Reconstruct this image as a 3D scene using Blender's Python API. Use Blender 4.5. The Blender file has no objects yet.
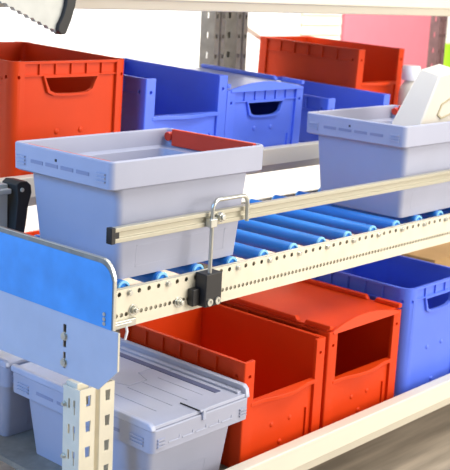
import bpy, bmesh, math, random
from mathutils import Vector, Matrix
random.seed(4)
PI = math.pi
sc = bpy.context.scene
COL = sc.collection
FZ = -1.05            # floor level (conveyor rail top is z = 0)

# ------------------------------------------------------------------ materials
def lin(c):
    return tuple(((v/255)/12.92 if v/255 <= .04045 else ((v/255+.055)/1.055)**2.4) for v in c)

def mat(name, rgb, rough=.45, metal=0.0, var=.06, scale=6.0, bump=0.0, bscale=120.0, coat=0.0, spec=.5, stretch=None):
    m = bpy.data.materials.new(name); m.use_nodes = True
    nt = m.node_tree; b = nt.nodes['Principled BSDF']
    c = lin(rgb)
    tc = nt.nodes.new('ShaderNodeTexCoord')
    src = tc.outputs['Object']
    if stretch:
        mp = nt.nodes.new('ShaderNodeMapping'); mp.inputs['Scale'].default_value = stretch
        nt.links.new(src, mp.inputs['Vector']); src = mp.outputs['Vector']
    n = nt.nodes.new('ShaderNodeTexNoise'); n.inputs['Scale'].default_value = scale; n.inputs['Detail'].default_value = 5
    nt.links.new(src, n.inputs['Vector'])
    r = nt.nodes.new('ShaderNodeValToRGB')
    r.color_ramp.elements[0].position = .3; r.color_ramp.elements[1].position = .7
    r.color_ramp.elements[0].color = tuple(v*(1-var) for v in c)+(1,)
    r.color_ramp.elements[1].color = tuple(min(1, v*(1+var)) for v in c)+(1,)
    nt.links.new(n.outputs['Fac'], r.inputs['Fac']); nt.links.new(r.outputs['Color'], b.inputs['Base Color'])
    b.inputs['Roughness'].default_value = rough; b.inputs['Metallic'].default_value = metal
    b.inputs['Specular IOR Level'].default_value = spec
    if coat: b.inputs['Coat Weight'].default_value = coat
    if bump:
        n2 = nt.nodes.new('ShaderNodeTexNoise'); n2.inputs['Scale'].default_value = bscale
        nt.links.new(src, n2.inputs['Vector'])
        bp = nt.nodes.new('ShaderNodeBump'); bp.inputs['Strength'].default_value = bump; bp.inputs['Distance'].default_value = .002
        nt.links.new(n2.outputs['Fac'], bp.inputs['Height']); nt.links.new(bp.outputs['Normal'], b.inputs['Normal'])
    return m

M = dict(
    red=mat('red_plastic', (214, 62, 8), .48, var=.04, bump=.05, spec=.25),
    blue=mat('blue_plastic', (86, 117, 232), .45, var=.04, bump=.05, spec=.6),
    grey=mat('grey_blue_plastic', (168, 171, 189), .45, var=.03, bump=.05),
    strip=mat('channel_shade_grey', (92, 100, 132), .4),
    slotshade=mat('grey_slot_shade', (138, 142, 166), .5),
    lid=mat('grey_lid_lightened', (182, 187, 206), .3, var=.05, bump=.05),  # paler than the bin grey: light on the lid put into its colour
    dust=mat('dust_cover_plastic', (150, 160, 205), .3, var=.08),
    bar=mat('orange_red_plastic', (206, 52, 22), .45),
    roller=mat('roller_blue', (44, 134, 226), .32, var=.05),
    rollcap=mat('roller_ring_blue', (136, 204, 250), .35),
    galv=mat('galvanised_steel', (222, 214, 192), .48, metal=.1, var=.05, scale=14, bump=.05),
    plate=mat('bracket_steel', (182, 190, 206), .5, metal=.2, var=.04, scale=10),
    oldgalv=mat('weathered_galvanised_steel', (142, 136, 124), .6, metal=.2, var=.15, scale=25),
    reflgalv=mat('steel_pink_reflection', (122, 92, 92), .5, metal=.3, var=.15, scale=25),  # grey steel with its pink reflection painted into the base colour
    steel=mat('bright_zinc', (205, 205, 196), .28, metal=.85, var=.06, scale=20),
    alu=mat('aluminium_rail', (186, 180, 160), .36, metal=.3, var=.03, scale=10, stretch=(.2, 8, 8)),
    cream=mat('cream_painted_steel', (224, 217, 198), .45, var=.02),
    film=mat('blue_film', (70, 150, 216), .45, var=.14, scale=9, bump=.15, bscale=40),
    black=mat('black_plastic', (34, 32, 32), .45),
    rubber=mat('black_rubber', (40, 38, 34), .6),
    greymetal=mat('dull_grey_metal', (192, 192, 184), .55, metal=.2, var=.06, scale=20),
    foam=mat('white_foam', (206, 199, 186), .75, var=.02, bump=.2, bscale=200),
    foamside=mat('foam_outline', (176, 164, 132), .7),
    white=mat('white_plastic', (236, 238, 244), .4),
    tan=mat('kraft_cardboard', (176, 140, 92), .8),
    yellow=mat('yellow_tag', (244, 236, 70), .5),
    wall=mat('white_wall_paint', (246, 244, 238), .9, var=.01),
    pink=mat('pink_panel_paint', (218, 122, 134), .7, var=.03),
    blind=mat('cream_blind', (240, 232, 214), .7, var=.02),
    green=mat('lime_board', (168, 224, 40), .6),
)
def floor_mat():
    m = mat('grey_brown_floor', (182, 168, 150), .55, var=.3, scale=3, stretch=(.6, 6, 1))
    return m
M['floor'] = floor_mat()

# ------------------------------------------------------------------ mesh building
class MB:
    def __init__(s): s.bm = bmesh.new()
    def box(s, x0, x1, y0, y1, z0, z1):
        r = bmesh.ops.create_cube(s.bm, size=1)
        for v in r['verts']:
            v.co = Vector(((x0+x1)/2+v.co.x*(x1-x0), (y0+y1)/2+v.co.y*(y1-y0), (z0+z1)/2+v.co.z*(z1-z0)))
        return s
    def prism(s, pts, axis, a, b):
        def P(p, t):
            if axis == 'z': return (p[0], p[1], t)
            if axis == 'y': return (p[0], t, p[1])
            return (t, p[0], p[1])
        A = [s.bm.verts.new(P(p, a)) for p in pts]; B = [s.bm.verts.new(P(p, b)) for p in pts]
        n = len(pts); fs = [s.bm.faces.new(A), s.bm.faces.new(B)]
        for i in range(n): fs.append(s.bm.faces.new((A[i], A[(i+1) % n], B[(i+1) % n], B[i])))
        return s
    def cyl(s, p0, p1, r, n=16, r2=None):
        p0, p1 = Vector(p0), Vector(p1); d = p1-p0
        q = d.to_track_quat('Z', 'Y').to_matrix().to_4x4()
        bmesh.ops.create_cone(s.bm, cap_ends=True, segments=n, radius1=r, radius2=r if r2 is None else r2, depth=d.length,
                              matrix=Matrix.Translation((p0+p1)/2) @ q)
        return s
    def ring(s, p0, p1, ro, ri, n=24):
        p0, p1 = Vector(p0), Vector(p1); d = p1-p0
        q = d.to_track_quat('Z', 'Y').to_matrix()
        L = []
        for (p, r) in ((p0, ro), (p1, ro), (p1, ri), (p0, ri)):
            L.append([s.bm.verts.new(p+q @ Vector((r*math.cos(2*PI*i/n), r*math.sin(2*PI*i/n), 0))) for i in range(n)])
        for k in range(4):
            A, B = L[k], L[(k+1) % 4]
            for i in range(n): s.bm.faces.new((A[i], A[(i+1) % n], B[(i+1) % n], B[i]))
        return s
    def sphere(s, c, r, sc_=(1, 1, 1)):
        bmesh.ops.create_uvsphere(s.bm, u_segments=14, v_segments=8, radius=r, matrix=Matrix.Translation(c) @ Matrix.Diagonal((*sc_, 1)))
        return s
    def loft(s, loops, cap0=False, cap1=False):
        V = [[s.bm.verts.new(p) for p in L] for L in loops]
        n = len(loops[0])
        for A, B in zip(V, V[1:]):
            for i in range(n): s.bm.faces.new((A[i], A[(i+1) % n], B[(i+1) % n], B[i]))
        if cap0: s.bm.faces.new(V[0])
        if cap1: s.bm.faces.new(V[-1])
        return s
    def tube(s, path, r, n=12):
        path = [Vector(p) for p in path]; rings = []
        up = None
        for i, p in enumerate(path):
            t = (path[min(i+1, len(path)-1)]-path[max(i-1, 0)]).normalized()
            if up is None: up = Vector((0, 1, 0)) if abs(t.y) < .9 else Vector((1, 0, 0))
            u = (up-t*up.dot(t)).normalized(); w = t.cross(u); up = u
            rings.append([p+u*r*math.cos(2*PI*k/n)+w*r*math.sin(2*PI*k/n) for k in range(n)])
        return s.loft(rings, True, True)
    def hexa(s, p):   # 8 points: bottom ring 4, top ring 4
        v = [s.bm.verts.new(q) for q in p]
        for f in ((0, 1, 2, 3), (4, 5, 6, 7), (0, 1, 5, 4), (1, 2, 6, 5), (2, 3, 7, 6), (3, 0, 4, 7)):
            s.bm.faces.new([v[i] for i in f])
        return s
    def build(s, name, material, parent=None, bevel=0, seg=2, smooth=40, loc=None):
        bmesh.ops.recalc_face_normals(s.bm, faces=s.bm.faces)
        me = bpy.data.meshes.new(name); s.bm.to_mesh(me); s.bm.free()
        me.materials.append(material)
        for p in me.polygons: p.use_smooth = True
        me.set_sharp_from_angle(angle=math.radians(smooth))
        o = bpy.data.objects.new(name, me); COL.objects.link(o)
        if parent: o.parent = parent
        if loc: o.location = loc
        if bevel:
            md = o.modifiers.new('Bevel', 'BEVEL'); md.width = bevel; md.segments = seg; md.limit_method = 'ANGLE'; md.angle_limit = math.radians(50)
            md.harden_normals = True
        return o

def cut(o, mb):
    """cut the shapes in mb out of object o, for good"""
    c = mb.build('cutter', o.data.materials[0])
    bev = [m for m in o.modifiers]
    for m in bev: m.show_viewport = False
    md = o.modifiers.new('cut', 'BOOLEAN'); md.object = c; md.solver = 'EXACT'; md.operation = 'DIFFERENCE'; md.use_self = True
    keep = o.matrix_world.copy(); par = o.parent
    c.parent = par; c.location = o.location
    bpy.context.view_layer.update()
    dg = bpy.context.evaluated_depsgraph_get()
    me = bpy.data.meshes.new_from_object(o.evaluated_get(dg))
    o.modifiers.remove(md)
    for m in bev: m.show_viewport = True
    old = o.data; nm = old.name; o.data = me; bpy.data.meshes.remove(old); me.name = nm
    for p in me.polygons: p.use_smooth = True
    me.set_sharp_from_angle(angle=math.radians(40))
    cm = c.data; bpy.data.objects.remove(c); bpy.data.meshes.remove(cm)
    return o

def rrect(x0, x1, y0, y1, r, n=6, z=0):
    pts = []
    for cx, cy, a0 in ((x1-r, y0+r, -PI/2), (x1-r, y1-r, 0), (x0+r, y1-r, PI/2), (x0+r, y0+r, PI)):
        for k in range(n+1):
            a = a0+PI/2*k/n; pts.append((cx+r*math.cos(a), cy+r*math.sin(a), z))
    return pts

def thing(name, label, cat, loc=(0, 0, 0), rot=(0, 0, 0), group=None):
    o = bpy.data.objects.new(name, None); COL.objects.link(o); o.empty_display_size = .1
    o.location = loc; o.rotation_euler = rot
    return tag(o, label, cat, group)
def tag(o, label, cat, group=None):
    o['label'] = label; o['category'] = cat
    if group: o['group'] = group
    return o
def struct(o):
    o['kind'] = 'structure'; return o

# ------------------------------------------------------------------ the setting
struct(MB().box(-8, 12, -7, 4.6, FZ-.1, FZ).build('floor', M['floor']))
WY = 3.3
struct(MB().box(-8, 12, WY, WY+.15, FZ, 2.6).build('wall_back', M['wall']))
k = WY-3.0
struct(MB().box(5.45, 7.02, WY-.05, WY, FZ, 2.2).build('door_1', M['pink'], bevel=.005))
w = struct(MB().box(4.86, 5.42, WY-.02, WY, -.3, 1.6).build('window_1', M['blind'], bevel=.004))
sl = MB()
for i in range(24): sl.hexa([(4.88, WY-.05, -.27+i*.078), (5.4, WY-.05, -.27+i*.078), (5.4, WY-.02, -.26+i*.078), (4.88, WY-.02, -.26+i*.078),
                            (4.88, WY-.045, -.205+i*.078), (5.4, WY-.045, -.205+i*.078), (5.4, WY-.02, -.205+i*.078), (4.88, WY-.02, -.205+i*.078)])
sl.build('blind', M['blind'], w)
struct(MB().box(4.70, 4.84, WY-.06, WY, FZ, 2.4).build('trim_1', M['wall'], bevel=.005))
g = MB().box(7.12, 7.7, WY-.04, WY-.001, .08, .42).build('wall_board', M['green'], bevel=.004)
tag(g, 'lime green board mounted on the white back wall', 'board')

# ------------------------------------------------------------------ racks
def beam(mb, x0, x1, yf, yb, z0, z1, lip=.042):
    """box beam whose lower front leans back under the upper face"""
    mb.prism([(yf, z1), (yf, z0+lip), (yf+.012, z0+lip-.003), (yf+.030, z0), (yb, z0), (yb, z1)], 'x', x0, x1)

# lower shelf
low = thing('rack_shelf', 'lowest rack shelf with cream front beam, holding the red, blue and lidded grey bins', 'shelf', (1.2, -.14, -.83))
mb = MB(); beam(mb, -2.1, 2.2, -.01, .04, .046, .178, .05); mb.build('front_beam', M['cream'], low, bevel=.006)
mb = MB(); mb.box(-2.1, 2.2, 1.5, 1.55, 0, .148); mb.build('rear_beam', M['cream'], low, bevel=.004)
mb = MB(); mb.box(-1.17, 2.2, .04, 1.5, .08, .1); mb.build('deck', M['oldgalv'], low)
DECK = -.73
# upper shelf
UY = .70
up = thing('rack_shelf', 'middle rack shelf behind the roller conveyor, row of red and blue bins on it', 'shelf', (1.2, UY, .1))
mb = MB(); beam(mb, -2.1, 2.3, 0, .05, -.004, .106, .036); mb.build('front_beam', M['cream'], up, bevel=.005)
mb = MB(); mb.box(-2.1, 2.3, .721, .77, .0, .086); mb.build('rear_beam', M['cream'], up, bevel=.004)
mb = MB(); mb.hexa([(-2.1, .05, .046), (2.3, .05, .046), (2.3, .72, .069), (-2.1, .72, .069), (-2.1, .05, .066), (2.3, .05, .066), (2.3, .72, .089), (-2.1, .72, .089)])
mb.build('deck', M['galv'], up)
TILT = math.atan2(.023, .67)
def udeck(y): return .166+max(0, y-UY-.05)*.023/.67
# top shelf
top = thing('rack_shelf', 'topmost rack shelf, only its cream front beam crossing the top of the view', 'shelf', (1.2, UY, .776))
mb = MB(); beam(mb, -2.1, 2.3, 0, .05, 0, .14, .038); mb.build('front_beam', M['cream'], top, bevel=.005)
mb = MB(); mb.box(-2.1, 2.3, .72, .77, .0, .14); mb.build('rear_beam', M['cream'], top, bevel=.004)
mb = MB(); mb.box(-2.1, 2.3, .05, .72, .1, .12); mb.build('deck', M['galv'], top)

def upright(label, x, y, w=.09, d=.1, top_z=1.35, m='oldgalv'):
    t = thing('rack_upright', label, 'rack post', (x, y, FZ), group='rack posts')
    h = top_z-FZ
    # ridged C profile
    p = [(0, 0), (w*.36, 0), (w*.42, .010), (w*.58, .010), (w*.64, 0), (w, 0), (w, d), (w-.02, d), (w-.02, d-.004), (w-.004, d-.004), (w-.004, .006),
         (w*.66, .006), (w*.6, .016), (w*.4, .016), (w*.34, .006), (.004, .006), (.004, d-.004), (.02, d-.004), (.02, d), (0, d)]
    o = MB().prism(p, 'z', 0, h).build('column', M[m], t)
    c = MB(); n = int((h-.1)/.1)
    for i in range(max(0, n-12), n):
        z = .06+.1*i
        for cx in (w*.18, w*.82): c.box(cx-.008, cx+.008, -.01, .012, z, z+.022)
        c.box(-.01, .01, d*.4, d*.55, z, z+.03); 
    cut(o, c)
    MB().box(-.03, w+.03, -.02, d+.02, 0, .006).build('foot_plate', M['galv'], t)
    return t
YB = 1.53
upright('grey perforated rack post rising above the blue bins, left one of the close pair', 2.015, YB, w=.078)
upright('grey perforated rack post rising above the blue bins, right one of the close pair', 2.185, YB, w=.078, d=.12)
upright('grey perforated rack post at the right, before the pink door', 4.125, YB, w=.09, d=.07, m='reflgalv')
upright('front rack post at the left end of the upper shelves', -.99, UY, d=.02+.07)
upright('front rack post at the right end of the upper shelves', 3.51, UY, d=.02+.07)
br = MB().prism([(2.13, .782), (3.3, .275), (3.3, .25), (2.13, .757)], 'y', 1.651, 1.659).build('rack_brace', M['cream'])
tag(br, 'pale diagonal brace running from the rack posts down behind the large red bin', 'brace')

# ------------------------------------------------------------------ big picking bins
def corner_poly(r, L=.052, t=.013, n=5):
    pts = [(0, L)]
    for k_ in range(n+1):
        a = PI+PI/2*k_/n; pts.append((r+r*math.cos(a), r+r*math.sin(a)))
    pts += [(L, 0), (L, t)]
    ri = max(.002, r-t)
    for k_ in range(n+1):
        a = -PI/2-PI/2*k_/n; pts.append((t+ri+ri*math.cos(a), t+ri+ri*math.sin(a)))
    pts += [(t, L)]
    return pts

def handle_poly(cx, z0, z1, wt, wb):
    """grip opening, arched at its lower edge"""
    p = [(cx-wt/2, z1), (cx+wt/2, z1)]
    for k_ in range(9):
        u = 1-2*k_/8; p.append((cx+u*wb/2, z0+(.008 if abs(u) > .99 else 0)-.006*(1-u*u)))
    return p

def crate(label, x, y, z, W, D, H, m, front='open', sill=.2, r=.006, lid=None, rot=(0, 0, 0), cat='storage bin', group=None, name='storage_bin'):
    group = group or ('red picking bins' if m is M['red'] else 'blue picking bins')
    """front-left-bottom corner at (x,y,z) when unrotated"""
    t = thing(name, label, cat, (x, y, z), rot, group)
    e, th = .011, .006              # walls sit e inside the posts
    # body: floor + walls
    if front == 'open':
        b = MB()
        b.box(e, W-e, e, D-e, 0, .008)
        b.box(e, e+th, e, D-e, .008, H); b.box(W-e-th, W-e, e, D-e, .008, H); b.box(e+th, W-e-th, D-e-th, D-e, .008, H)
        b.build('body', m, t, bevel=.0015)
        fp = MB().box(e+th, W-e-th, e, e+th, .008, sill).build('front_panel', m, t)
        lip = [(e+.03, e+.012), (W-e-.03, e+.012), (W-e-.03, -.002)]
        for k_ in range(17):
            u = 1-2*k_/16
            lip.append((W/2+u*(W/2-.05), -.002-.020*max(0, math.cos(u*PI*.72))**1.0*(1 if abs(u) < .69 else 0)))
        lip.append((e+.03, -.002))
        MB().prism(lip, 'z', sill-.004, sill+.012).build('sill_lip', m, t, bevel=.003)
        for dx in (-.05, .05): MB().sphere((W/2+dx, e, sill*.55), .010, (1, .45, 1)).build('panel_knob', m, t)
        MB().sphere((W/2, e, sill*.22), .012, (1, .5, .8)).build('panel_knob', m, t)
        MB().box(W-.085, W-.079, .004, e+.001, .01, sill*.62).build('panel_rib', m, t)
    else:
        rr = max(.004, r-e)
        b = MB().loft([rrect(e, W-e, e, D-e, rr, z=0), rrect(e, W-e, e, D-e, rr, z=H), rrect(e+th, W-e-th, e+th, D-e-th, max(.003, rr-th), z=H),
                       rrect(e+th, W-e-th, e+th, D-e-th, max(.003, rr-th), z=.008)], True, True).build('body', m, t)
        zh = H-.074
        hw = W*.45
        c = MB().prism(handle_poly(W/2, zh-.034, zh+.018, hw, hw*.82), 'y', -.05, .05); cut(b, c)
        # frame round the grip opening
        f = MB()
        po = handle_poly(W/2, zh-.042, zh+.025, hw+.018, hw*.82+.018); pi_ = handle_poly(W/2, zh-.034, zh+.018, hw, hw*.82)
        for A, B in zip(range(len(po)), list(range(1, len(po)))+[0]):
            q = [(po[A]), (po[B]), (pi_[B]), (pi_[A])]
            f.hexa([(q[i][0], .001, q[i][1]) for i in range(4)]+[(q[i][0], e+.002, q[i][1]) for i in range(4)])
        f.build('handle_frame', m, t)
        for dx in (-.055, .055): MB().sphere((W/2+dx, e, H*.42), .011, (1, .45, 1)).build('panel_knob', m, t)
        MB().sphere((W/2, e, H*.1), .012, (1, .5, .8)).build('panel_knob', m, t)
        MB().box(W-.085, W-.079, .004, e+.001, .01, H*.3).build('panel_rib', m, t)
    # rim band with ribs
    R = MB(); hb = .062; a = .0015
    sides = ['l', 'r', 'b'] + ([] if front == 'open' else ['f'])
    def strip(s, lo, hi, z0, z1, d0, d1):
        if s == 'l': R.box(d0, d1, lo, hi, z0, z1)
        if s == 'r': R.box(W-d1, W-d0, lo, hi, z0, z1)
        if s == 'b': R.box(lo, hi, D-d1, D-d0, z0, z1)
        if s == 'f': R.box(lo, hi, d0, d1, z0, z1)
    for s in sides:
        Ls = D if s in 'lr' else W
        hb = .062 if s != 'f' else .046
        strip(s, .051, Ls-.051, H-.008, H+.001, a, e+th-.0005)
        strip(s, .051, Ls-.051, H-hb-.005, H-hb, a+.002, e+.001)
        n = max(3, int((Ls-.1)/(.085 if s in 'lrb' else .062)))
        hb = .062 if s != 'f' else .046
        for i in range(1, n):
            q = .05+(Ls-.1)*i/n
            strip(s, q-.003, q+.003, H-hb, H-.004, a+.002, e+.001)
    R.build('rim', m, t, bevel=.001)
    # corner posts
    cp = corner_poly(r)
    for sx in (0, 1):
        for sy in (0, 1):
            pts = [((W-p[0]) if sx else p[0], (D-p[1]) if sy else p[1]) for p in cp]
            o = MB().prism(pts, 'z', 0, H+.002).build('corner_post', m, t, bevel=.002)
            if sy == 0:
                cx = W-.028 if sx else .028
                c = MB().cyl((cx, -.02, H-.052), (cx, .0095, H-.052), .0065, 12)
                if r < .02 or True: c.cyl((W-.0095 if sx else .0095, .036, H-.052), (W+.02 if sx else -.02, .036, H-.052), .0065, 12)
                cut(o, c)
    if lid:
        lm = M['dust'] if lid == 'dust' else m
        l = MB().box(.004, W-.004, .016, D-.004, H+.002, H+.010).build('lid', lm, t, bevel=.002)
        for sx in (0, 1):
            x0, x1 = (.0, .022) if not sx else (W-.022, W)
            rg = MB()
            rg.prism([(D, H+.010), (D, H+.028), (.165, H+.028), (.150, H+.010)], 'x', x0, x1)
            rg.prism([(.122, H+.010), (.112, H+.028), (.0, H+.028), (.0, H+.010)], 'x', x0, x1)
            rg.build('lid_ridge', m, l, bevel=.004)
        ar = MB(); n = 16
        rows = []
        for k_ in range(n+1):
            u = -1+2*k_/n; xx = W/2+u*(W/2-.022); dy = .030*math.cos(u*PI/2); dz = .004+.020*math.cos(u*PI/2)
            rows.append([ar.bm.verts.new(q) for q in ((xx, -.005, H-.006), (xx, .000+dy*.4, H-.002+dz*1.3), (xx, .010+dy*.4, H-.002+dz*1.3), (xx, .030, H-.006))])
        for A, B in zip(rows, rows[1:]):
            for q in range(4): ar.bm.faces.new((A[q], A[(q+1) % 4], B[(q+1) % 4], B[q]))
        ar.bm.faces.new(rows[0]); ar.bm.faces.new(rows[-1])
        ar.build('lid_lip', m, l)
    return t

UR = (TILT, 0, 0)
Y0 = UY+.052
def uz(): return udeck(Y0)+.001
crate('tall red bin with rounded corners and grip opening, leftmost on the upper shelf', .178, Y0, uz(), .522, .62, .428, M['red'], 'handle', r=.034, rot=UR)
crate('blue open-front bin on the upper shelf, right beside the tall red bin', .800, Y0, uz(), .462, .62, .352, M['blue'], 'open', sill=.195, rot=UR)
crate('blue lidded bin with a grip opening, third along the upper shelf', 1.262, Y0, uz(), .505, .62, .290, M['blue'], 'handle', r=.008, lid='dust', rot=UR)
crate('low blue open-front bin on the upper shelf, partly behind the right grey bin', 1.955, Y0, uz(), .50, .70, .226, M['blue'], 'open', sill=.14, rot=UR)
crate('large red open-front bin at the far right of the upper shelf', 2.47, .975, udeck(.975)+.001, .41, .66, .418, M['red'], 'open', sill=.24, rot=UR)

YF = -.05
crate('red open-front bin on the lowest shelf, touching the lidded grey bin', .540, YF, DECK+.001, .442, .62, .392, M['red'], 'open', sill=.232)
crate('red open-front bin under a red lid on the lowest shelf, beside the blue bin', 1.0, YF, DECK+.001, .468, .62, .402, M['red'], 'open', sill=.2, lid='same')
crate('tall blue bin with rounded corner on the lowest shelf, at the right edge', 1.52, YF, DECK+.001, .47, .62, .470, M['blue'], 'handle', r=.05)

# ------------------------------------------------------------------ grey distribution bins
def tapered(label, x, y, z, W, D, H, apron=.086, ov=(.045, .022), tp=(.03, .02), m=M['grey'], short='left', bars=True, lid=False, group=None, yaw=0):
    """rim corner at local (0,0); body tapers towards the bottom"""
    t = thing('lidded_bin' if lid else 'distribution_bin', label, 'storage bin', (x, y, z), (0, 0, yaw), group=group)
    za = H-apron
    ox, oy = ov
    def L(ix, iy, r, zz): return rrect(ix, W-ix, iy, D-iy, r, z=zz)
    b = MB().loft([L(ox+tp[0], oy+tp[1], .022, 0), L(ox, oy, .026, za+.02), L(ox+.004, oy+.004, .022, za+.02), L(ox+tp[0]+.004, oy+tp[1]+.004, .02, .006)], True, True)
    body = b.build('body', m, t)
    # faint raised frame on the long side
    f = MB()
    for (x0, x1, z0, z1) in ((.14, W-.14, .095, .099), (.14, W-.14, .03, .034), (.14, .144, .03, .099), (W-.144, W-.14, .03, .099)):
        y0 = oy+tp[1]*(1-z0/(za+.02)); y1 = oy+tp[1]*(1-z1/(za+.02))
        f.hexa([(x0, y0-.0004, z0), (x1, y0-.0004, z0), (x1, y0+.003, z0), (x0, y0+.003, z0), (x0, y1-.0004, z1), (x1, y1-.0004, z1), (x1, y1+.003, z1), (x0, y1+.003, z1)])
    f.build('label_frame', m, body)
    rim = MB().loft([L(ox+.001, oy+.001, .026, za+.008), L(.008, .008, .022, za), L(.001, .001, .02, za+.005), L(0, 0, .02, H-.004), L(.003, .003, .018, H), L(.010, .010, .014, H),
                     L(.012, .012, .012, H-.004), L(.014, .014, .012, za+.03), L(ox+.004, oy+.004, .022, za+.0195)])
    rm = rim.build('rim', m, t, smooth=20)
    # slots and ridge stacks on the apron
    dk = MB()
    zs = za+.030
    for i in range(4):
        yy = D*.21+i*D*.155
        MB().box(-.0010, .0005, yy, yy+D*.125, zs+.002, zs+.013).build('apron_slot_shade_or_edge', M['slotshade'], rm)  # flat plate, painted darker for the shade inside each slot
    for i in range(5 if lid else 0):
        xx = W*.16+i*W*.135
        MB().box(xx, xx+W*.11, -.0012, .0005, zs-.004, zs).box(xx+W*.11-.004, xx+W*.11, -.0012, .0005, zs-.001, zs+.010).build('apron_slot_shade_or_edge', M['lid'], rm)
    for yy in (D*.055, D*.86):
        r_ = MB().box(-.0005, .001, yy, yy+D*.085, za+.02, za+.05)
        for i in range(3): r_.box(-.0048, .001, yy, yy+D*.085, za+.022+i*.011, za+.0265+i*.011)
        r_.build('grip_ridges', m, rm)
    if lid:
        for xx in (W*.05, W*.89):
            r_ = MB().box(xx, xx+W*.07, -.0005, .001, za+.02, za+.05)
            for i in range(3): r_.box(xx, xx+W*.07, -.0048, .001, za+.022+i*.011, za+.0265+i*.011)
            r_.build('grip_ridges', m, rm)
    h_ = D*.5+D*.03
    dk.box(-.0015, .002, h_, h_+.008, H-.034, H-.026)
    dk.build('latch_hole', M['black'], rm)
    group = None
    if bars:
        for s in (0, 1):
            bx0, bx1 = ((.0145, .026) if s == 0 else (W-.030, W-.0145))
            hb = MB().box(bx0, bx1, .03, D-.05, H-.056, H-.002+.004*s).build('handle_bar', M['bar'], t, bevel=.003)
            hb['label'] = 'orange-red swing bar lying along the rim'
            for yy in ((.028, D-.034)):
                MB().cyl((bx0-.004*s, yy, H-.026), (bx1+.012*(1-s), yy, H-.024), .016, 18).build('pivot', M['bar'], hb, bevel=.002)
    if lid:
        # two flaps meeting along a zigzag seam across the lid
        zt = H+.001
        seam = [(0.006, D*.46), (W*.16, D*.46), (W*.2, D*.55), (W*.36, D*.55), (W*.42, D*.44), (W*.60, D*.44), (W*.66, D*.54), (W*.82, D*.54), (W*.86, D*.46), (W-.006, D*.46)]
        g_ = .0016
        nf = MB().prism([(0.006, .006), (W-.006, .006)]+[(p[0], p[1]-g_) for p in reversed(seam)], 'z', zt, zt+.012).build('lid_flap', M['lid'], t, bevel=.0015)
        ff = MB().prism([(p[0], p[1]+g_) for p in seam]+[(W-.006, D-.006), (.006, D-.006)], 'z', zt, zt+.012).build('lid_flap', M['lid'], t, bevel=.0015)
        for x0, rz in ((0, .5), (W-.016, 1)):
            MB().prism([(0, zt-.004), (.006, zt+.028*rz), (.02, zt+.040*rz), (D-.006, zt+.040*rz), (D, zt+.030*rz), (D, zt-.004)], 'x', x0-.003, x0+.019).build('edge_rail', M['lid'], t, bevel=.006)
        MB().box(W-.040, W-.015, .02, D-.01, zt+.010, zt+.020).build('lid_terrace', M['lid'], t, bevel=.003)
        st = MB().box(W-.088, W-.062, .075, D-.02, zt+.010, zt+.0145).build('lid_channel_shade', M['strip'], t, bevel=.001)  # flat strip: shade and dark reflections of the lid channel painted in
        st['label'] = 'flat dark strip painted as the shaded channel along the lid'
        for x0 in (.10, .17, .24, .31): MB().box(x0, x0+.004, .09, D*.43, zt+.011, zt+.0132).build('lid_rib', M['lid'], nf)
        lt = MB().box(W*.46, W*.54, -.004, .075, zt+.008, zt+.016).build('latch', M['lid'], t, bevel=.002)
        MB().box(W*.485, W*.515, -.006, .004, zt-.02, zt+.014).build('latch_tab', M['lid'], lt, bevel=.002)
        MB().box(W*.455, W*.458, .0, .085, zt+.012, zt+.0165).build('latch_gap', M['black'], lt)
    return t

RT = .016   # top of the rollers
tapered('grey-blue tapered bin with orange-red rim bar, standing on the rollers behind the clamped rail', -.030, .0, RT, .672, .458, .366, group='grey bins on the rollers')
tapered('grey-blue tapered bin on the rollers at the right, white foam block in it', 1.465, .0, RT, .632, .49, .374, group='grey bins on the rollers')
tapered('lidded grey-blue bin on the lowest shelf, beside the perforated steel post', .082, -.09, DECK+.001, .444, .70, .293, apron=.08, ov=(.028, .04), tp=(.02, .03), bars=False, lid=True, group='lidded grey bins on the lowest shelf')
tapered('lidded grey-blue bin at the lower left, standing behind the other lidded bin', .082, .635, DECK+.001, .444, .70, .293, apron=.08, ov=(.028, .04), tp=(.02, .03), bars=False, lid=True, group='lidded grey bins on the lowest shelf')

# ------------------------------------------------------------------ roller conveyor
X0, X1 = -.126, 2.594
conv = thing('roller_conveyor', 'roller conveyor with blue rollers between perforated cream steel rails', 'conveyor', (0, .33, -.12))
CO = Vector((0, -.33, .12))
def cbuild(mb, *a, **k_):
    for v in mb.bm.verts: v.co += CO
    return mb.build(*a, **k_)
def cell(bm, x0, x1, z0, z1, y, r, cz=None):
    """one rectangle of sheet steel with a round hole in it"""
    cx = (x0+x1)/2; cz = (z0+z1)/2 if cz is None else cz; n = 12
    outer = []
    for i in range(n):
        a = 2*PI*i/n+PI/4; c, s = math.cos(a), math.sin(a); q = max(abs(c), abs(s))
        c, s = c/q, s/q
        outer.append((cx+c*(x1-x0)/2, cz+(s*(z1-cz) if s > 0 else s*(cz-z0))))
    for d in (0, .0025):
        O = [bm.verts.new((p[0], y+d, p[1])) for p in outer]
        I = [bm.verts.new((cx+r*math.cos(2*PI*i/n+PI/4), y+d, cz+r*math.sin(2*PI*i/n+PI/4))) for i in range(n)]
        for i in range(n): bm.faces.new((O[i], O[(i+1) % n], I[(i+1) % n], I[i]))
        if d == 0: I0 = I
        else:
            for i in range(n): bm.faces.new((I0[i], I0[(i+1) % n], I[(i+1) % n], I[i]))
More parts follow.
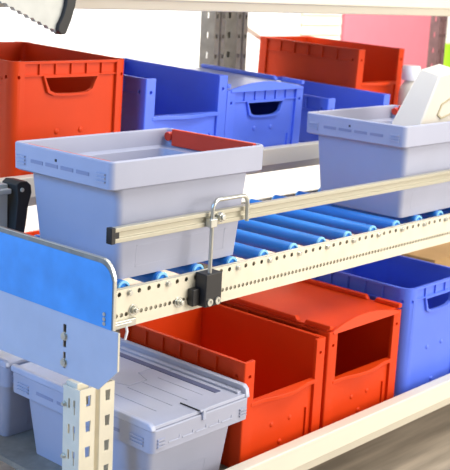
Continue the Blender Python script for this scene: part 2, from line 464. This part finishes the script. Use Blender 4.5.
def side_rail(y, sgn):
    mb = MB()
    n = int(round((X1-X0)/.02))
    for i in range(n):
        x = X0+i*.02; cell(mb.bm, x, x+.02, -.090, -.068, y, .0070)
    n = int(round((X1-X0)/.04))
    for i in range(n):
        x = X0+i*.04; cell(mb.bm, x, x+.04, -.028, -.004, y, .0076, -.0145)
    yy = (y, y+.0025)
    mb.box(X0, X1, *yy, -.004, 0); mb.box(X0, X1, *yy, -.068, -.028); mb.box(X0, X1, *yy, -.119, -.090)
    a, b = sorted((y+.001, y+sgn*.018)); mb.box(X0, X1, a, b, -.0025, 0.0)
    a, b = sorted((y+.001, y+sgn*.03)); mb.box(X0, X1, a, b, -.119, -.1165)
    a, b = sorted((y+sgn*.0160, y+sgn*.0180)); mb.box(X0, X1, a, b, -.119, 0)  # inner web added to shut out light, so the holes look dark
    return cbuild(mb, 'side_rail', M['galv'], conv)
side_rail(0, 1); side_rail(.672, -1)
r0 = None
for i in range(17):
    x = X0+.02+.16*i
    if r0 is None:
        r0 = MB().cyl((0, .0, 0), (0, .615, 0), .0245, 28).build('roller', M['roller'], conv, bevel=.003)
        rc = MB(); rc.ring((0, -.004, 0), (0, .004, 0), .0247, .0165); rc.cyl((0, -.024, 0), (0, .001, 0), .006, 10)
        r0c = rc.build('roller_cap', M['rollcap'], r0, bevel=.0012)
        rc2 = MB(); rc2.ring((0, .611, 0), (0, .619, 0), .0247, .017); rc2.cyl((0, .613, 0), (0, .617, 0), .0175, 20); rc2.cyl((0, .615, 0), (0, .636, 0), .006, 10)
        r0d = rc2.build('roller_cap', M['rollcap'], r0, bevel=.0012)
        bl = MB().cyl((0, -.003, 0), (0, .0, 0), .0105, 14); bl.cyl((0, -.010, 0), (0, -.003, 0), .0085, 6); b0 = bl.build('axle_bolt', M['steel'], conv, bevel=.001)
        ro, bo = r0, b0
    else:
        ro = r0.copy(); COL.objects.link(ro)
        for c_ in (r0c, r0d):
            q = c_.copy(); COL.objects.link(q); q.parent = ro
        bo = b0.copy(); COL.objects.link(bo)
    ro.location = Vector((x, .028, -.0085))+CO
    bo.location = Vector((x, .0, -.0145))+CO
# legs out of the way at the back
for lx in (-.1, 2.5):
    for ly in (.69,) if lx < 0 else (.69, -.02):
        cbuild(MB().box(lx-.02, lx+.02, ly-.015, ly+.015, (FZ+.001 if lx < 0 else DECK+.002), -.02), 'leg', M['galv'], conv, bevel=.002)
# guide rail with its rod and clamp
mb = MB(); zr0, zr1 = .150, .195
mb.prism([(-.022, zr0), (-.022, zr0+.013), (-.015, zr0+.015), (-.015, zr1-.015), (-.022, zr1-.013), (-.022, zr1), (-.001, zr1), (-.001, zr0)], 'x', -.028, 2.5)
gr = cbuild(mb, 'guide_rail', M['alu'], conv, bevel=.0015)
cbuild(MB().box(-.044, -.028, -.0235, .0005, zr0-.0015, zr1+.0015), 'end_cap', M['black'], gr, bevel=.002)
cbuild(MB().box(-.0285, -.012, -.0205, -.0145, zr0+.013, zr1-.013), 'end_plug', M['black'], gr)
path = [(.360, -.036, -.03), (.361, -.036, .20)]
for k_ in range(1, 8):
    a = PI-PI/2*k_/7; path.append((.361+.03+.03*math.cos(a), -.036, .205+.03*math.sin(a)))
for k_ in range(0, 8):
    a = PI/2-PI/2*k_/7; path.append((.497+.026*math.cos(a), -.036, .209+.026*math.sin(a)))
path.append((.524, -.036, .150))
cbuild(MB().tube(path, .0068, 12), 'guide_bracket_rod', M['steel'], conv)
cl = MB().box(.345, .376, -.046, -.0225, .150, .178); cbuild(cl, 'rod_clamp', M['steel'], conv, bevel=.003)
cl = MB().cyl((.405, -.040, .176), (.405, -.022, .176), .016, 6); cl.cyl((.405, -.047, .176), (.405, -.040, .176), .009, 12); cl.box(.372, .40, -.030, -.0222, .160, .178); cbuild(cl, 'clamp_nut', M['steel'], conv, bevel=.002)
bk = cbuild(MB().box(.332, .406, -.050, -.0005, -.104, .004), 'clamp_block', M['black'], conv, bevel=.004)
cbuild(MB().box(.300, .3325, -.026, -.0005, -.100, -.044), 'clamp_arm', M['black'], bk, bevel=.004)
for sx in (.351, .387):
    cbuild(MB().ring((sx, -.054, -.088), (sx, -.048, -.088), .012, .006).cyl((sx, -.0515, -.088), (sx, -.049, -.088), .0065, 12), 'clamp_screw', M['steel'], bk)
def nut(x, z, r=.012, washer=.018):
    n_ = MB().cyl((x, -.003, z), (x, .0, z), washer, 18); n_.cyl((x, -.014, z), (x, -.003, z), r, 6); n_.cyl((x, -.021, z), (x, -.014, z), r*.55, 12)
    cbuild(n_, 'rail_bolt', M['steel'], conv, bevel=.001)
nut(.262, -.082); nut(.070, -.070, .013, .018)
ln = MB().box(-.03, .075, -.012, -.0005, -.116, -.092); ln.box(-.02, .05, -.020, -.012, -.104, -.096); cbuild(ln, 'end_clip', M['steel'], conv, bevel=.003)
cbuild(MB().tube([(.035, -.010, -.112), (.036, -.014, -.128), (.030, -.012, -.152)], .004, 8), 'cable_tie', M['white'], conv)

# ------------------------------------------------------------------ end plate, bracket and the front post
XP = -.137
pl = thing('end_plate', 'steel end plate under bright blue protective film at the conveyor\'s left end', 'plate', (XP, .2, -.25))
PO = Vector((-XP, -.2, .25))
def pbuild(mb, *a, **k_):
    for v in mb.bm.verts: v.co += PO
    return mb.build(*a, **k_)
prof = [(.44, -.055), (-.147, -.055), (-.147, .085)]
for k_ in range(1, 9):
    a = PI-PI/2*k_/8; prof.append((-.147+.055+.055*math.cos(a), .085+.055*math.sin(a)))
prof.append((.44, .140))
pbuild(MB().prism(prof, 'x', XP-.006, XP-.003), 'film_plate', M['oldgalv'], pl)
ins = lambda p: (min(p[0]+.004, .436), p[1]-.013 if p[1] > .09 else p[1])
pbuild(MB().prism([ins(p) for p in prof], 'x', XP-.0075, XP-.006), 'protective_film', M['film'], pl)
# folded top flange following the rounded corner
fo, fi = prof[1:], []
fl = MB()
for A, B in zip(prof[1:], prof[2:]):
    fl.hexa([(XP-.0065, A[0], A[1]), (XP-.0065, B[0], B[1]), (XP+.003, B[0], B[1]), (XP+.003, A[0], A[1]),
             (XP-.0065, A[0]-.0, A[1]+.003) if A[1] > .1 else (XP-.0065, A[0]-.003, A[1]), (XP-.0065, B[0], B[1]+.003) if B[1] > .1 else (XP-.0065, B[0]-.003, B[1]),
             (XP+.003, B[0], B[1]+.003) if B[1] > .1 else (XP+.003, B[0]-.003, B[1]), (XP+.003, A[0], A[1]+.003) if A[1] > .1 else (XP+.003, A[0]-.003, A[1])])
pbuild(fl, 'edge_flange', M['steel'], pl)
bp = [(.44, .05), (-.13, .05), (-.13, -.057), (-.166, -.057), (-.166, -.172), (-.092, -.243), (.44, -.249)]
brk = pbuild(MB().prism(bp, 'x', XP-.003, XP), 'bracket', M['plate'], pl)
pbuild(MB().box(XP-.002, XP+.004, -.1675, -.166, -.170, -.058), 'bracket_flange', M['galv'], brk)
c = MB().prism([(p[0], p[1]) for p in ((.053, -.088), (.067, -.088), (.067, -.158), (.053, -.158))], 'x', XP-.02, XP+.02)
c.prism([(.054, -.172), (.066, -.172), (.066, -.222), (.054, -.222)], 'x', XP-.02, XP+.02)
for v in c.bm.verts: v.co += PO
cut(brk, c)
pbuild(MB().box(XP+.020, XP+.023, .03, .09, -.235, -.07).box(XP, XP+.023, .087, .09, -.235, -.07), 'slot_darkener', M['oldgalv'], brk)  # plate added behind the bracket slots so they read dark
def pbolt(y, z, r=.011):
    b_ = MB().cyl((XP-.004, y, z), (XP-.003, y, z), r*1.25, 16); b_.cyl((XP-.010, y, z), (XP-.004, y, z), r, 16, r*.7)
    pbuild(b_, 'bolt', M['steel'], pl, bevel=.001)
for z in (-.124, -.204): pbolt(.060, z)
for z in (-.014, -.028, -.041):
    b_ = MB().cyl((XP-.011, -.115, z), (XP-.0075, -.115, z), .0055, 12); pbuild(b_, 'rivet', M['steel'], pl)

post = thing('steel_post', 'cream perforated steel post under the blue-filmed end plate, at the lower left', 'rack post', (-.129, 0, FZ))
w, d = .134, .075
p = [(0, 0), (.058, 0), (.064, .012), (.072, .012), (.078, 0), (w, 0), (w, d), (w-.03, d), (w-.03, d-.004), (w-.004, d-.004), (w-.004, .004),
     (.081, .004), (.075, .016), (.061, .016), (.055, .004), (.004, .004), (.004, d-.004), (.03, d-.004), (.03, d), (0, d)]
h = -.278-FZ
po = MB().prism(p, 'z', 0, h).build('column', M['galv'], post)
c = MB()
for i in range(7):
    z = h-.022-.08*i
    for cx in (.033, .108): c.prism([(cx-.010, z), (cx+.010, z), (cx+.008, z-.034), (cx-.008, z-.034)], 'y', -.02, .010)
    for (yy, hh, wd) in ((.024, .022, .005), (.048, .03, .004)): c.box(-.02, .010, yy-wd, yy+wd, z-.015-hh, z-.015)
    c.box(-.02, .010, .022, .026, z-.06, z-.03)
cut(po, c)
for z in (-.335, -.50):
    MB().cyl((-.006, .066, z-FZ), (0, .066, z-FZ), .008, 14).cyl((-.012, .066, z-FZ), (-.006, .066, z-FZ), .006, 6).build('bolt', M['steel'], post)
MB().box(-.03, w+.03, -.015, d+.02, 0, .006).build('foot_plate', M['galv'], post)
MB().box(.006, .05, .02, .07, h-.06, h+.014).build('bracket_tab', M['galv'], post, bevel=.002)

# ------------------------------------------------------------------ things behind, and in the right bin
YG = .52
a_ = thing('end_stop', 'grey metal stop with a black rubber edge between the end plate and the red bin', 'stop', (-.1, YG, 0))
mb = MB().box(-.03, .10, 0, .03, .0165, .235); mb.box(-.03, .10, -.02, 0.001, .205, .222); mb.build('body', M['greymetal'], a_, bevel=.004)
bar = [(.095, .0165), (.125, .0165), (.145, .10), (.155, .165), (.168, .205), (.165, .230), (.150, .243), (.122, .246), (.108, .236), (.112, .19), (.104, .11)]
o = MB().prism(bar, 'y', -.035, .045).build('rubber_edge', M['rubber'], a_, bevel=.004)
MB().cyl((.128, -.038, .218), (.128, -.033, .218), .007, 12).build('rivet', M['galv'], o)
s_ = thing('serrated_plate', 'grey metal plate with serrated lower edge and black rubber end, hanging from the top beam', 'plate', (.2, UY-.03, .8))
low_e = []
for i in range(9):
    u = i/8; x = -.12+u*.22; z = .0-.092*u
    low_e.append((x, z+.001)); low_e.append((x+.008, z-.010)); low_e.append((x+.018, z-.008))
pp = [(-.5, .15)]+[(-.5, .14)]+low_e+[(.125, -.098), (.155, -.03), (.165, .06), (.165, .15)]
MB().prism(pp, 'y', .006, .0295).build('plate', M['greymetal'], s_, bevel=.001)
bar = [(.108, -.095), (.122, -.108), (.142, -.106), (.165, -.06), (.182, -.01), (.192, .05), (.195, .15), (.155, .15), (.150, .05), (.142, -.01), (.130, -.045), (.112, -.075)]
MB().prism(bar, 'y', -.010, .0285).build('rubber_edge', M['rubber'], s_, bevel=.004)
MB().box(-.4, -.2, .012, .09, .117, .125).build('hanger_hook', M['greymetal'], s_)
y_ = MB().box(-.24, -.175, .0, .0055, -.012, .03).build('tag', M['yellow'], s_)

foam = thing('foam_block', 'white foam block leaning in the right grey bin, hexagon outline on its face', 'packaging', (1.75, .1, RT+.006))
fo_ = [(1.60, RT+.007), (1.70, .375), (1.812, .563), (1.96, .585), (1.985, RT+.007)]
mb = MB()
A = [mb.bm.verts.new((x-1.75, .085-.1+.0*z, z-RT-.006)) for x, z in fo_]
B = [mb.bm.verts.new((x-1.75+(.035 if z > .5 else -.028), .205-.1, z-RT-.006+(.016 if z > .5 else 0))) for x, z in fo_]
mb.bm.faces.new(A); mb.bm.faces.new(B)
for i in range(5): mb.bm.faces.new((A[i], A[(i+1) % 5], B[(i+1) % 5], B[i]))
mb.build('block', M['foam'], foam, bevel=.008, seg=3)
hx = [(1.813, .405), (1.843, .387), (1.925, .405), (1.945, .44), (1.913, .474), (1.840, .449)]
cx, cz = sum(q[0] for q in hx)/6, sum(q[1] for q in hx)/6
mb = MB()
for i in range(6):
    a, b = hx[i], hx[(i+1) % 6]; k_ = .86
    q = [a, b, (cx+(b[0]-cx)*k_, cz+(b[1]-cz)*k_), (cx+(a[0]-cx)*k_, cz+(a[1]-cz)*k_)]
    mb.hexa([(v[0]-1.75, .080-.1, v[1]-RT-.006) for v in q]+[(v[0]-1.75, .088-.1, v[1]-RT-.006) for v in q])
mb.build('hexagon_outline', M['foamside'], foam)

jz = udeck(.86)+.002
jug = thing('plastic_jug', 'small cream jug with white cap on the upper shelf, beside the large red bin', 'jug', (2.80, .86, jz))
def circ(r, z, n=20): return [(r*math.cos(2*PI*i/n), r*math.sin(2*PI*i/n), z) for i in range(n)]
mb = MB().loft([circ(.05, 0), circ(.056, .01), circ(.056, .20), circ(.05, .235), circ(.032, .262), circ(.028, .272)], True, True)
mb.build('body', M['foam'], jug)
MB().loft([circ(.044, .270), circ(.048, .275), circ(.048, .335), circ(.044, .345)], True, True).build('cap', M['white'], jug)
jh = [(.05, 0, .21), (.075, 0, .20), (.085, 0, .15), (.075, 0, .09), (.05, 0, .08)]
MB().tube(jh, .009, 10).build('handle', M['foam'], jug)

crate('red bin on the floor far behind, a sliver between steel stop and grey bin', 1.42, 2.42, FZ+.001, .6, .36, .45, M['red'], 'open', sill=.2)
cb = thing('cardboard_box', 'brown cardboard box at the right end of the lowest shelf, below the conveyor rail', 'box', (3.1, .85, DECK+.001))
MB().box(-.24, .24, -.2, .2, 0, .235).build('body', M['tan'], cb, bevel=.003)
for s in (-1, 1): MB().box(-.24, .24, min(.002*s, .2*s), max(.002*s, .2*s), .2355, .239).build('flap', M['tan'], cb)

# ------------------------------------------------------------------ light and camera
wd = bpy.data.worlds.new('World'); sc.world = wd; wd.use_nodes = True
bg = wd.node_tree.nodes['Background']; bg.inputs['Color'].default_value = (1, .98, .95, 1); bg.inputs['Strength'].default_value = .40
def area(name, loc, tgt, size, col, e, sy=None):
    l = bpy.data.lights.new(name, 'AREA'); l.energy = e; l.color = col; l.size = size
    if sy: l.shape = 'RECTANGLE'; l.size_y = sy
    o = bpy.data.objects.new(name, l); COL.objects.link(o); o.location = loc
    o.rotation_euler = (Vector(tgt)-Vector(loc)).to_track_quat('-Z', 'Y').to_euler()
    return o
area('hall_lamp', (3.0, -5.2, 1.7), (1.2, .2, -.2), 2.6, (1, .95, .87), 215)
area('side_sheen_fill', (5.2, -4.6, .7), (1.2, .2, -.2), 3.2, (1, .96, .90), 130, 2.4)  # unseen low light, added for a sheen on the bin fronts
area('daylight_window', (-4.4, .3, 2.4), (.3, .3, -.1), 2.2, (.13, .42, 1), 235)
area('overhead_fill', (1.9, -2.2, 4.0), (1.1, .2, 0), 2.2, (1, .97, .92), 175)  # unseen fill from above, placed to reach the middle shelf beam
area('rear_wall_wash', (5.0, 1.7, 3.8), (5.3, 3.3, 2.3), 3.0, (1, .98, .95), 260)  # both rear lights are unseen, added to whiten the back wall
area('rear_wall_wash', (1.8, 1.7, 3.8), (2.1, 3.3, 2.3), 3.0, (1, .98, .95), 260)

sc.view_settings.view_transform = 'Standard'; sc.view_settings.look = 'None'; sc.view_settings.gamma = 1
sc.view_settings.use_curve_mapping = False; sc.view_settings.exposure = 0.0
cd = bpy.data.cameras.new('Camera'); cam = bpy.data.objects.new('Camera', cd); COL.objects.link(cam)
Rw = Matrix(((0.6754143634907909, -0.7358118505715433, 0.048952611256303145), (-0.13392022448511584, -0.18766416379565518, -0.973060910272699), (0.725176399963613, 0.6506635706610279, -0.22529115994742355)))
cm = Matrix((Rw[0], -Rw[1], -Rw[2])).transposed().to_4x4()
cm.translation = Vector((-2.0839, -2.2854, .8955))
cam.matrix_world = cm
cd.sensor_fit = 'HORIZONTAL'; cd.sensor_width = 36; cd.lens = 1097/450*36
cd.dof.use_dof = True; cd.dof.focus_distance = 3.35; cd.dof.aperture_fstop = 6.5
cd.clip_start = .05
sc.camera = cam
